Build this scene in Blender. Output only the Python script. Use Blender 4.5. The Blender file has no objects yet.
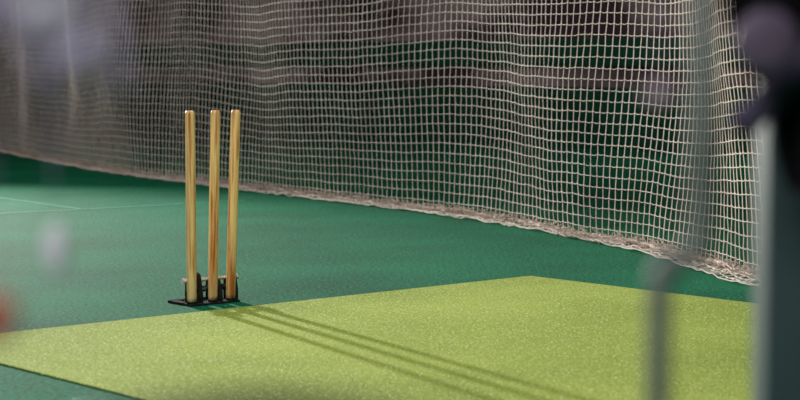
import bpy, math, random
from mathutils import Vector, noise, Matrix
random.seed(7)
C = bpy.context.scene.collection
scene = bpy.context.scene
scene.view_settings.view_transform = 'Standard'

A = Vector((.752, .659, 0)); B = Vector((.659, -.752, 0))   # hall axes

def lin(c):
    return tuple(((x/255)/12.92 if x/255 <= .04045 else ((x/255+.055)/1.055)**2.4) for x in c) + (1,)

def mat(name, c1, c2=None, rough=.8, scale=20, stretch=(1,1,1), metal=0, bump=0, bscale=None, lo=.35, hi=.65, detail=4, spec=.3):
    m = bpy.data.materials.new(name); m.use_nodes = True
    nt = m.node_tree; b = nt.nodes['Principled BSDF']
    b.inputs['Roughness'].default_value = rough
    b.inputs['Metallic'].default_value = metal
    b.inputs['Specular IOR Level'].default_value = spec
    tc = nt.nodes.new('ShaderNodeTexCoord'); mp = nt.nodes.new('ShaderNodeMapping')
    mp.inputs['Scale'].default_value = stretch
    nt.links.new(tc.outputs['Object'], mp.inputs[0])
    n = nt.nodes.new('ShaderNodeTexNoise'); n.inputs['Scale'].default_value = scale
    n.inputs['Detail'].default_value = detail
    nt.links.new(mp.outputs[0], n.inputs['Vector'])
    r = nt.nodes.new('ShaderNodeValToRGB')
    r.color_ramp.elements[0].position = lo; r.color_ramp.elements[1].position = hi
    r.color_ramp.elements[0].color = lin(c1); r.color_ramp.elements[1].color = lin(c2 or c1)
    nt.links.new(n.outputs['Fac'], r.inputs[0]); nt.links.new(r.outputs[0], b.inputs['Base Color'])
    if bump:
        n2 = nt.nodes.new('ShaderNodeTexNoise'); n2.inputs['Scale'].default_value = bscale or scale
        nt.links.new(mp.outputs[0], n2.inputs['Vector'])
        bp = nt.nodes.new('ShaderNodeBump'); bp.inputs['Strength'].default_value = bump
        bp.inputs['Distance'].default_value = .01
        nt.links.new(n2.outputs['Fac'], bp.inputs['Height']); nt.links.new(bp.outputs[0], b.inputs['Normal'])
    return m

def carpet(name, c1, c2, cs, big=1.2, fine=260, bump=.5, lo=.38, hi=.62, tips=.68, tipscale=90, fineamt=.6):
    """short-pile carpet: broad tone variation + fibre grain + sparse pale fibre tips"""
    m = bpy.data.materials.new(name); m.use_nodes = True
    nt = m.node_tree; b = nt.nodes['Principled BSDF']; L = nt.links.new
    b.inputs['Roughness'].default_value = .9; b.inputs['Specular IOR Level'].default_value = .08
    tc = nt.nodes.new('ShaderNodeTexCoord')
    n1 = nt.nodes.new('ShaderNodeTexNoise'); n1.inputs['Scale'].default_value = big; n1.inputs['Detail'].default_value = 5
    n2 = nt.nodes.new('ShaderNodeTexNoise'); n2.inputs['Scale'].default_value = fine; n2.inputs['Detail'].default_value = 3
    n3 = nt.nodes.new('ShaderNodeTexNoise'); n3.inputs['Scale'].default_value = tipscale; n3.inputs['Detail'].default_value = 1
    for n in (n1, n2, n3): L(tc.outputs['Object'], n.inputs['Vector'])
    add = nt.nodes.new('ShaderNodeMix'); add.data_type = 'FLOAT'; add.inputs[0].default_value = fineamt
    L(n1.outputs['Fac'], add.inputs[2]); L(n2.outputs['Fac'], add.inputs[3])
    r = nt.nodes.new('ShaderNodeValToRGB'); e = r.color_ramp.elements
    e[0].position = lo; e[0].color = lin(c1); e[1].position = hi; e[1].color = lin(c2)
    L(add.outputs[0], r.inputs[0])
    r2 = nt.nodes.new('ShaderNodeValToRGB'); e = r2.color_ramp.elements
    e[0].position = tips; e[0].color=(0,0,0,1); e[1].position = tips+.05; e[1].color=(1,1,1,1)
    L(n3.outputs['Fac'], r2.inputs[0])
    mx = nt.nodes.new('ShaderNodeMix'); mx.data_type='RGBA'; mx.inputs[7].default_value = lin(cs)
    L(r2.outputs[0], mx.inputs[0]); L(r.outputs[0], mx.inputs[6]); L(mx.outputs[2], b.inputs['Base Color'])
    bp = nt.nodes.new('ShaderNodeBump'); bp.inputs['Strength'].default_value = bump; bp.inputs['Distance'].default_value = .004
    L(n2.outputs['Fac'], bp.inputs['Height']); L(bp.outputs[0], b.inputs['Normal'])
    return m

M_floor = carpet('floor_carpet', (0,60,41), (14,118,82), (74,162,126), fine=70, lo=.38, hi=.60, tips=.67, tipscale=90, fineamt=.75, bump=.35)
M_mat = carpet('mat_turf', (112,134,50), (168,186,88), (238,243,195), fine=125, lo=.36, hi=.63, bump=.3, tips=.65, tipscale=135, fineamt=.68)
M_line = mat('line_paint', (54,134,108), (70,150,122), scale=60)
M_wood = mat('stump_wood', (255,220,152), (190,106,40), rough=.35, scale=1, stretch=(85,85,4.5), lo=.44, hi=.66, detail=8, spec=.6)
M_black = mat('black_steel', (14,13,14), (30,27,28), rough=.45, scale=60, spec=.5)
M_steel = mat('bright_steel', (240,238,235), (215,213,210), rough=.4, scale=80, metal=.1)
M_net = mat('net_twine', (244,232,222), (220,204,194), rough=.8, scale=3)
M_rope = mat('net_rope', (218,202,190), (172,152,142), rough=.9, scale=60, bump=.8)
M_post = mat('painted_steel', (84,106,106), (72,92,92), rough=.5, scale=4)
M_pole = mat('galvanised_steel', (134,146,138), (116,124,120), rough=.5, scale=8)
M_cloth = mat('black_fabric', (12,12,15), (24,22,28), rough=.9, scale=30)
M_bokeh = mat('bokeh_mauve', (130,114,136), (116,102,122), rough=.5, scale=5)  # glint brightness put into the base colour
M_pink = mat('pale_pink_plastic', (190,165,178), (172,150,164), rough=.6, scale=5)
M_strap = mat('mauve_strap', (104,94,118), (90,82,104), rough=.8, scale=5)
M_twine = mat('mauve_twine', (176,164,200), (222,214,240), rough=.9, scale=9)
M_white = mat('white_plastic', (250,250,254), (244,246,252), rough=.6, scale=9)
M_red = mat('red_plastic', (215,74,48), (190,58,40), rough=.6, scale=9)

def obj(name, verts, faces, m, parent=None, smooth=False):
    me = bpy.data.meshes.new(name); me.from_pydata([tuple(v) for v in verts], [], faces); me.update()
    if smooth:
        for p in me.polygons: p.use_smooth = True
    me.materials.append(m)
    o = bpy.data.objects.new(name, me); C.objects.link(o)
    if parent: o.parent = parent
    return o
def empty(name, loc=(0,0,0), rz=0):
    o = bpy.data.objects.new(name, None); o.location = loc; o.rotation_euler = (0,0,rz)
    o.empty_display_size = .1; C.objects.link(o); return o
def tag(o, label, cat, group=None, kind=None):
    o['label'] = label; o['category'] = cat
    if group: o['group'] = group
    if kind: o['kind'] = kind
def box(lo, hi):
    (a,b,c),(d,e,f) = lo,hi
    v = [(a,b,c),(d,b,c),(d,e,c),(a,e,c),(a,b,f),(d,b,f),(d,e,f),(a,e,f)]
    return v, [(0,3,2,1),(4,5,6,7),(0,1,5,4),(1,2,6,5),(2,3,7,6),(3,0,4,7)]
def join(parts):
    V=[];F=[]
    for v,f in parts:
        n=len(V); V+=list(v); F+=[tuple(i+n for i in q) for q in f]
    return V,F
def tube(pts, rad, seg=8, caps=True):
    pts=[Vector(p) for p in pts]; V=[];F=[]
    n=len(pts); up=None
    for i,p in enumerate(pts):
        d=(pts[min(i+1,n-1)]-pts[max(i-1,0)]).normalized()
        if up is None:
            up=Vector((0,0,1)) if abs(d.z)<.9 else Vector((1,0,0))
        s=d.cross(up).normalized(); up=s.cross(d).normalized()
        r=rad(i) if callable(rad) else rad
        for k in range(seg):
            a=2*math.pi*k/seg; V.append(p+(s*math.cos(a)+up*math.sin(a))*r)
    for i in range(n-1):
        for k in range(seg):
            a=i*seg+k;b=i*seg+(k+1)%seg
            F.append((a,b,b+seg,a+seg))
    if caps:
        F.append(tuple(range(seg))[::-1]); F.append(tuple((n-1)*seg+k for k in range(seg)))
    return V,F
def bev(o, w=.002, s=2):
    b=o.modifiers.new('b','BEVEL'); b.width=w; b.segments=s; b.limit_method='ANGLE'
def catmull(P, step):
    P=[Vector(p) for p in P]
    Q=[2*P[0]-P[1]]+P+[2*P[-1]-P[-2]]
    dense=[]
    for i in range(1,len(Q)-2):
        p0,p1,p2,p3=Q[i-1:i+3]
        for k in range(60):
            t=k/60
            dense.append(.5*((2*p1)+(p2-p0)*t+(2*p0-5*p1+4*p2-p3)*t*t+(3*p1-p0-3*p2+p3)*t**3))
    dense.append(P[-1])
    acc=0; out=[dense[0]]
    for a,b in zip(dense,dense[1:]):
        l=(b-a).length
        while acc+l>=step:
            t=(step-acc)/l; a=a.lerp(b,t); out.append(a.copy()); l=(b-a).length; acc=0
        acc+=l
    return out

# ---------------- room shell ----------------
def wpt(a,b,z=0): return A*a+B*b+Vector((0,0,z))
A0,A1,B0,B1,H = -8,14,-34,12,5.0
def slab(name, a0,a1,b0,b1,z0,z1,m,kind='structure'):
    v,f=box((a0,b0,z0),(a1,b1,z1))
    v=[wpt(x,y,z) for x,y,z in v]
    f=[tuple(reversed(q)) for q in f]
    o=obj(name,v,f,m)
    if kind: o['kind']=kind
    return o
M_wallg = mat('wall_green_pads', (10,70,50), (18,88,66), rough=.8, scale=1.5)
M_wallm = mat('wall_mauve', (186,160,164), (74,58,68), rough=.9, scale=.8, stretch=(1,1,1.6), lo=.38,hi=.58)
M_wall = mat('wall_dark', (50,44,48), (36,34,38), scale=.5)
M_ceil = mat('ceiling_dark', (40,40,42), (30,30,32), scale=.5)
slab('floor',A0,A1,B0,B1,-.1,0,M_floor)
slab('ceiling',A0,A1,B0,B1,H,H+.1,M_ceil)
slab('wall_back',A1,A1+.2,B0,B1,0,H,M_wallm)
slab('wall_front',A0-.2,A0,B0,B1,0,H,M_wall)
slab('wall_left',A0,A1,B0-.2,B0,0,H,M_wallm)
slab('wall_right',A0,A1,B1,B1+.2,0,H,M_wall)
slab('baseboard_back',A1-.08,A1-.002,B0+.01,B1-.01,0.001,.64,M_wallg)
slab('trim_1',A1-.1,A1-.002,B0+.01,B1-.01,.86,1.14,M_wallg)

# ---------------- mat ----------------
def flat(name, p, q, w, z0, z1, m):
    p=Vector(p+(0,)); q=Vector(q+(0,)); d=(q-p).normalized(); s=Vector((-d.y,d.x,0))*w/2
    lo=[p-s,q-s,q+s,p+s]
    V=[v+Vector((0,0,z0)) for v in lo]+[v+Vector((0,0,z1)) for v in lo]
    return obj(name,V,[(0,3,2,1),(4,5,6,7),(0,1,5,4),(1,2,6,5),(2,3,7,6),(3,0,4,7)],m)
c = Vector((.5386,7.495,0)); l = Vector((-1.522,5.687,0))
mid=(c+l)/2; end=mid+B*9
mt = flat('cricket_mat',(mid.x,mid.y),(end.x,end.y),(c-l).length,.0005,.006,M_mat)
bev(mt,.002,2)
tag(mt,'yellow-green artificial turf cricket pitch mat lying on floor','mat')
L1=flat('floor_marking_line',(-4.2,9.26),(-1.0,11.72),.028,.0005,.002,M_line)
L2=flat('floor_marking_line',(-3.4,12.99),(-1.9,10.97),.020,.0005,.002,M_line)
for o in (L1,L2): tag(o,'thin faint pale line marked across green sports floor','line',group='faint floor lines')

# ---------------- stumps ----------------
W = empty('cricket_stumps',(-.690,6.655,0),math.atan2(.659,.752))
tag(W,'three pale wooden cricket stumps on black spring-loaded metal base','cricket stumps')
def lathe(prof, seg=28):
    V=[];F=[]
    for r,z in prof:
        for k in range(seg):
            a=2*math.pi*k/seg; V.append((r*math.cos(a),r*math.sin(a),z))
    for i in range(len(prof)-1):
        for k in range(seg):
            a=i*seg+k;b=i*seg+(k+1)%seg; F.append((a,b,b+seg,a+seg))
    F.append(tuple(range(seg))[::-1]); F.append(tuple((len(prof)-1)*seg+k for k in range(seg)))
    return V,F
R=.0182
prof=[(R*.9,.012),(R*.98,.03),(R,.1),(R,.35),(R*.99,.55),(R*.97,.66),(R*.97,.690),(R*.95,.700),(R*.88,.707),(R*.72,.7115),
      (R*.5,.712),(R*.42,.709),(R*.2,.7075)]
yaw=W.rotation_euler.z
SX=(-.092,0,.080)
for i,(x,lean) in enumerate(zip(SX,(-.002,.022,.036))):
    V,F=lathe(prof)
    s=obj('stump',V,F,M_wood,W,True)
    wx=Vector((math.cos(-yaw),math.sin(-yaw),0)); axis=Vector((0,0,1)).cross(wx)
    s.matrix_local = Matrix.Translation((x,0,0)) @ Matrix.Rotation(lean,4,axis) @ Matrix.Rotation(i*2.1+.5,4,'Z')
    s['label']='round pale pine stump with brown grain'
    V,F=lathe([(R*.7,.0065),(R*.98,.007),(R*1.02,.012),(R*1.02,.015),(R*.99,.0165)])
    f=obj('ferrule',V,F,M_black,s,True); f['label']='black metal end cap'
P=[box((-.112,-.024,.0),(.108,.030,.008))]
P+=[box((-.112,.028,.0),(-.084,.125,.010)),box((.080,.028,.0),(.108,.125,.010))]
P+=[box((-.112,.105,.0),(.108,.128,.011))]
V,F=join(P); bf=obj('base_frame',V,F,M_black,W); bev(bf,.0015); bf['label']='black steel base frame with rear feet'
def lug(x0,x1,h=.1,y0=-.004,y1=.05):
    prof=[(y0,.006),(y1,.006),(y1,.045)]
    cy=(y0+y1)/2+.004; r=.019
    for k in range(0,9):
        a=math.radians(-10+k*25); prof.append((cy+r*math.cos(a),h-r+r*math.sin(a)))
    prof.append((y0,.045))
    n=len(prof); V=[(x0,y,z) for y,z in prof]+[(x1,y,z) for y,z in prof]
    F=[tuple(range(n))[::-1],tuple(range(n,2*n))]+[(i,(i+1)%n,(i+1)%n+n,i+n) for i in range(n)]
    return V,F
for x0,x1,h in [(-.062,-.044,.116),(.032,.044,.092),(.100,.114,.122)]:
    V,F=lug(x0,x1,h); o=obj('bracket',V,F,M_black,W); bev(o,.001); o['label']='upright black steel bracket'
az=.090
V,F=tube([(-.114,.022,az),(.128,.022,az)],.0065,14); o=obj('axle',V,F,M_steel,W,True); o['label']='bright steel axle rod'
for x,w in [(-.122,.010),(.114,.012),(-.044,.010),(.020,.010)]:
    V,F=tube([(x,.018,az),(x+w,.018,az)],.0115,6)
    o=obj('nut',V,F,M_steel,W); o['label']='hexagonal steel nut on axle'
for x0,x1 in [(-.070,-.062),(-.042,-.020),(.018,.032),(.044,.060)]:
    pts=[]; n=60; turns=4
    for k in range(n+1):
        t=k/n; a=t*turns*2*math.pi
        pts.append((x0+(x1-x0)*t, .012+.0105*math.cos(a), az-.032+.0105*math.sin(a)))
    V,F=tube(pts,.0019,6); o=obj('spring',V,F,M_black,W,True); o['label']='coiled black return spring'
for x in SX:
    V,F=join([box((x-.010,.016,.055),(x+.010,.030,.092)),box((x-.014,.017,.012),(x+.014,.026,.06))])
    o=obj('stump_clamp',V,F,M_black,W); bev(o,.0015); o['label']='black clamp plate behind stump'

# ---------------- main net ----------------
CELL=.054
path=[(-7.2,26),(-5.4,21.6),(-4.05,18.5),(-2.5,15.13),(-1.051,12.72),(.292,10.6),(1.003,9.09),(1.31,8.07),(1.50,7.15),(1.95,6.35),(2.7,5.4)]
pts=catmull([p+(0,) for p in path],CELL)
n=len(pts); ROWS=43; HEM=4
def node(i,j,seed=0):
    p=pts[i]; d=(pts[min(i+1,n-1)]-pts[max(i-1,0)]).normalized(); nr=Vector((d.y,-d.x,0))
    s=i*CELL; z=j*CELL
    if j>=0:
        k=min(1,.35+z*.8)
        off=.045*math.sin(s*2.1+.8*math.sin(s*.7)+z*.8)*k+.020*math.sin(s*4.1+z*.9+1.5*math.sin(s*.5))*k
        off+=.04*noise.noise(Vector((s*.9,z*.7,seed)))
        sl=.050*math.sin(s*1.3+z*1.8)*min(1,.3+z)+.014*noise.noise(Vector((s*1.5,z*1.5,5+seed)))
        zz=.014+z+.028*math.sin(s*1.5+1)*min(1,z*2)+.009*math.sin(s*3.7+z)*min(1,z*2)+.010*noise.noise(Vector((s*3,z*2,9+seed)))*min(1,z*4+.3)
    else:
        q=-j
        off=.02+.024*q+.04*noise.noise(Vector((s*4,q*.8,3)))+.07*noise.noise(Vector((s*.25+.3,q*.8,3)))**2
        sl=.02*noise.noise(Vector((s*6,q*1.3,5)))
        zz=.010+.030*abs(noise.noise(Vector((s*7,q*1.7,2))))
    jx=.002
    return p+nr*(off+random.uniform(-jx,jx))+d*(sl+random.uniform(-jx,jx))+Vector((0,0,max(.005,zz+random.uniform(-.002,.002))))
def segs(V,F,a,b,r):
    d=(b-a)
    if d.length<1e-6: return
    d.normalize(); u=d.cross(Vector((0,0,1)) if abs(d.z)<.8 else Vector((1,0,0))).normalized(); w=u.cross(d)
    k=len(V)
    for e in (a,b):
        V.append(e+(u+w)*r*.75);V.append(e+(u-w)*r*.75);V.append(e+(-u-w)*r*.75);V.append(e+(w-u)*r*.75)
    for q in range(4): F.append((k+q,k+(q+1)%4,k+4+(q+1)%4,k+4+q))
V=[];F=[];CR=.0018
G=[[node(i,j) for j in range(-HEM,ROWS+1)] for i in range(n)]
for i in range(n):
    near=pts[i].y<13.5
    for j in range(ROWS+HEM+1):
        r=CR*(1.3 if j<HEM else 1)
        if i+1<n:
            a,b=G[i][j],G[i+1][j]
            if near and j>HEM:      # every cord sags a little between its knots
                m=(a+b)/2; m.z-=random.uniform(.003,.006)
                segs(V,F,a,m,r); segs(V,F,m,b,r)
            else: segs(V,F,a,b,r)
        if j<ROWS+HEM: segs(V,F,G[i][j],G[i][j+1],r*1.35)
        if near and j>HEM:          # knot
            segs(V,F,G[i][j]-Vector((0,0,.004)),G[i][j]+Vector((0,0,.004)),CR*2)
N=empty('cricket_net',(0,0,0))
tag(N,'pale square-mesh cricket practice net hanging to the floor','net')
nm=obj('net_mesh',V,F,M_net,N); nm['label']='pale knotted square mesh'
rp=[]
for i in range(n):
    p=G[i][HEM]; q=noise.noise(Vector((i*.09,7,0)))
    d=(pts[min(i+1,n-1)]-pts[max(i-1,0)]).normalized(); nr=Vector((d.y,-d.x,0))
    rp.append(Vector((p.x,p.y,.020+.012*noise.noise(p*1.7)))+nr*.03*q)
Vr,Fr=tube(rp,lambda i:.012+.013*abs(noise.noise(Vector((i*.35,0,0)))),6)
o=obj('bottom_rope',Vr,Fr,M_rope,N,True); o['label']='frayed thick hem rope along floor'
V=[];F=[]
for k in range(7000):
    i=random.randrange(2,n-2); p=G[i][HEM]; d=(pts[i+1]-pts[i]).normalized(); nr=Vector((d.y,-d.x,0))
    wv=.03+.17*abs(noise.noise(Vector((i*.05,4,0))))
    a=Vector((p.x,p.y,0))+nr*random.uniform(-.02,wv)+Vector((0,0,random.uniform(.005,.05)))
    b=a+d*random.uniform(-.06,.06)+nr*random.uniform(-.02,.03)+Vector((0,0,random.uniform(-.01,.02)))
    b.z=max(b.z,.004); segs(V,F,a,b,.0021)
o=obj('hem_strands',V,F,M_rope,N); o['kind']='stuff'; o['label']='loose frayed strands along net hem'
tp=[G[i][-1].copy() for i in range(0,n)]
Vr,Fr=tube(tp,.008,6); obj('top_rope',Vr,Fr,M_rope,N,True)
for p in (path[0],path[-1]):
    v,f=tube([Vector((p[0],p[1],0)),Vector((p[0],p[1],2.45))],.03,12)
    obj('support_post',v,f,M_pole,N,True)

# ---------------- steel frame close by ----------------
FR=empty('gate_frame',(.31,1.48,0)); tag(FR,'grey-green painted square steel frame of net gate','frame')
def fbox(name,lo,hi,m):
    o=obj(name,*box(tuple(Vector(lo)-Vector(FR.location)),tuple(Vector(hi)-Vector(FR.location))),m,FR); bev(o,.004); return o
fbox('post',(.294,1.45,0),(.351,1.51,2.3),M_post)
fbox('post',(-1.15,1.45,0),(-1.09,1.51,2.3),M_post)
fbox('crossbar',(-1.15,1.45,2.3),(.351,1.51,2.36),M_post)
fbox('side_arm',(-1.15,.4,2.3),(-1.09,1.45,2.36),M_post)
fbox('side_arm',(.291,.4,2.3),(.351,1.45,2.36),M_post)
fbox('crossbar',(-1.15,1.07,2.3),(.32,1.13,2.36),M_post)
fbox('crossbar',(-1.15,.66,2.3),(.32,.72,2.36),M_post)
fbox('crossbar',(-1.15,.92,2.3),(.32,.98,2.36),M_post)
PY=1.0
def zz(y): return .88-(y-64)*PY/1820
def xx(x): return (x-400)*PY/1820
fbox('crossbar',(-1.15,.985,2.3),(.32,1.065,2.36),M_post)
bp=[(xx(702),PY,2.298),(xx(702),PY,1.5),(xx(702),PY,zz(222)),(xx(701),PY,zz(242)),(xx(695),PY,zz(254)),(xx(684),PY,zz(259)),(xx(671),PY,zz(264)),(xx(663),PY,zz(274)),(xx(661),PY,zz(296)),(xx(661),PY,.3),(xx(661),PY,0)]
v,f=tube(bp,.0064,14); PL=obj('bent_pole',v,f,M_pole,None,True)
tag(PL,'thin grey steel pole with a sideways bend','pole')
K=.763
def sc(p): return Vector((p[0]*K,p[1]*K,.88+(p[2]-.88)*K))
prof=[(1.75,.32,.46),(1.3,.314,.46),(1.0,.316,.46),(.93,.318,.46),(.895,.324,.46),(.875,.338,.46),(.86,.350,.46),(.84,.358,.46),(.82,.362,.46),(.80,.364,.46),(.785,.368,.458),(.768,.374,.455),(.752,.384,.45)]
V=[];F=[];NC=26; rows=[]
for a,b in zip(prof,prof[1:]):
    for k in range(6):
        t=k/6; rows.append(tuple(a[q]*(1-t)+b[q]*t for q in range(3)))
rows.append(prof[-1])
for r,(z,x0,x1) in enumerate(rows):
    for cidx in range(NC+1):
        t=cidx/NC; x=x0+(x1-x0)*t
        y=1.80+.018*math.sin(t*17+z*6)+.012*math.sin(t*31-z*9)
        V.append(sc((x,y,z)))
for r in range(len(rows)-1):
    for q in range(NC):
        a=r*(NC+1)+q; F.append((a,a+1,a+NC+2,a+NC+1))
CL=obj('draped_cloth',V,F,M_cloth,None,True)
so=CL.modifiers.new('s','SOLIDIFY'); so.thickness=.006
tag(CL,'black cloth hanging in folds against steel post','cloth')
v,f=lathe([(.008,0),(.0285,.001),(.0305,.004),(.0295,.008),(.018,.011),(.004,.012)])  # disc added for an out-of-focus glint, its light put into mauve colour
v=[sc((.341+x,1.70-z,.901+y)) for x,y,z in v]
KN=obj('bokeh_disc',v,f,M_bokeh,CL,True); KN['label']='round mauve disc shaped as a blurred glint'
V=[];F=[]
for k in range(13):
    t=k/12; x=.324+.109*t; z=.818+.102*t; y=1.752-.006*math.sin(t*9)
    for e in (-1,1): V.append(sc((x-.010*e,y,z+.011*e)))
for k in range(12): F.append((2*k,2*k+2,2*k+3,2*k+1))
ST=obj('strap',V,F,M_strap,CL,True); ST.modifiers.new('s','SOLIDIFY').thickness=.003; ST['label']='diagonal mauve-grey fabric strap'

# ---------------- loose twine close by on the other side ----------------
TW=empty('hanging_twine',(-.15,.69,2.295)); tag(TW,'tangled mauve and white net twine hanging loose','twine')
T0=Vector(TW.location); V=[];F=[]
def addtube(p,r):
    v,f=tube([Vector(q)-T0 for q in p],r,6); k=len(V); V.extend(v); F.extend([tuple(i+k for i in q) for q in f])
for k in range(15):
    x=-.172+.064*random.random()**.9; y=.69+random.uniform(-.03,.03)
    zb=random.choice([.86,.87,.88,.89,.885,.87,.86,.85])
    p=[]; z=2.294; ph=random.uniform(0,6)
    while z>zb:
        p.append((x+.008*math.sin(z*22+ph)+.004*math.sin(z*57+ph),y+.006*math.cos(z*18+ph),z)); z-=.012
    addtube(p,random.uniform(.0007,.0013))
addtube([(-.157,.69,2.294-k*.03) for k in range(51)],.0004)
o=obj('twine_strand',V,F,M_twine,TW,True); o['kind']='stuff'
def blob(name,ctr,rx,ry,rz,m,label,parent):
    V=[];F=[];S=14;Rg=10
    for i in range(Rg+1):
        th=math.pi*i/Rg
        for k in range(S):
            a=2*math.pi*k/S; s=max(math.sin(th),.02)
            w=1+.15*math.sin(3*a+i)
            V.append((ctr[0]+rx*s*math.cos(a)*w,ctr[1]+ry*s*math.sin(a)*w,ctr[2]+rz*math.cos(th)))
    for i in range(Rg):
        for k in range(S):
            a=i*S+k;b=i*S+(k+1)%S; F.append((a,b,b+S,a+S))
    V=[Vector(v)-Vector(parent.location) for v in V]
    o=obj(name,V,F,m,parent,True); o['label']=label; return o
blob('knot',(-.157,.64,.889),.0085,.007,.010,M_white,'bright white twine knot',TW)
blob('knot',(-.131,.69,.900),.012,.008,.007,M_white,'white twine knot',TW)
blob('knot',(-.122,.69,.884),.009,.008,.007,M_twine,'loose mauve twine knot',TW)
blob('toggle',(-.155,.69,.783),.0088,.005,.009,M_red,'small dull red plastic toggle',TW)
HC=empty('lanyard',(-.209,1.1,2.295)); tag(HC,'thin pale cord with white oval added for a blurred highlight','lanyard')
H0=Vector(HC.location)
v,f=tube([Vector((-.209+.002*math.sin(z*.2),1.1,2.294-z*.03))-H0 for z in range(0,51)],.0006,6); obj('cord',v,f,M_twine,HC,True)
blob('tag',(-.209,1.1,.768),.0075,.003,.016,M_white,'small pale oval shaped as a blurred highlight',HC)  # white oval added to read as a bokeh highlight
HP=empty('lanyard',(.1357,.95,2.295)); tag(HP,'thin pale cord with small pinkish round toggle','lanyard')
H1=Vector(HP.location)
v,f=tube([Vector((.1357,.95,2.294-z*.0285))-H1 for z in range(0,51)],.0004,6); obj('cord',v,f,M_twine,HP,True)
blob('toggle',(.1357,.95,.864),.0075,.006,.0065,M_pink,'small pale pink toggle',HP)
hp=[(-.118,.6,0),(-.118,.6,.720)]  # hoop added close to the lens to blur into a dark smear
for k in range(0,13):
    a=math.pi-k*math.pi/12; hp.append((-.050+.068*math.cos(a),.6,.742+.022*math.sin(a)))
hp+=[(.018,.6,.720),(.018,.6,0)]
v,f=tube(hp,.006,12); HO=obj('smear_hoop',v,f,M_black,None,True); tag(HO,'low black tubular hoop added to blur into a dark smear','stand')

# ---------------- lights ----------------
def area(loc,target,size,e,col):
    l=bpy.data.lights.new('soft_area','AREA'); l.size=size; l.energy=e; l.color=col
    o=bpy.data.objects.new('soft_area_light',l); o.location=loc
    o.rotation_euler=(Vector(target)-Vector(loc)).to_track_quat('-Z','Y').to_euler(); C.objects.link(o); return o
area((.4,6.0,4.7),(.5,6.4,0),2.6,95,(1,.97,.92))
area((-2.5,3,4.2),(0,10,.8),2.0,140,(1,.96,.94))  # unseen fill from the camera side, aimed at the net
area((-5.4,11.5,4.0),(-2.2,14.8,1.9),2.0,120,(1,.96,.94))  # unseen light added to lift the far left net
area((7.2,13.5,4.6),(9.0,20,.8),3.0,660,(1,.95,.97))  # unseen light added to brighten the back wall
area((-1.0,-.8,2.6),(0,1.2,.9),1.0,46,(.97,.97,1))  # unseen fill added near the camera for foreground twine and posts
l=bpy.data.lights.new('flood','SPOT'); l.energy=10500; l.spot_size=math.radians(48); l.spot_blend=1; l.shadow_soft_size=.125; l.color=(1,.96,.9)
o=bpy.data.objects.new('flood_light',l); o.location=(-6.4,17.3,3.2)
o.rotation_euler=(Vector((.4,4.7,0))-Vector(o.location)).to_track_quat('-Z','Y').to_euler(); C.objects.link(o)
w=bpy.data.worlds.new('w'); scene.world=w; w.use_nodes=True
w.node_tree.nodes['Background'].inputs[0].default_value=(.02,.02,.025,1)

# ---------------- camera ----------------
cd=bpy.data.cameras.new('cam'); cd.sensor_width=36; cd.lens=81.9
cam=bpy.data.objects.new('camera',cd); C.objects.link(cam)
cam.location=(0,0,.88); cam.rotation_euler=(math.radians(90-4.273),0,0)
cd.dof.use_dof=True; cd.dof.focus_distance=7.3; cd.dof.aperture_fstop=4.0
cd.clip_start=.05
scene.camera=cam
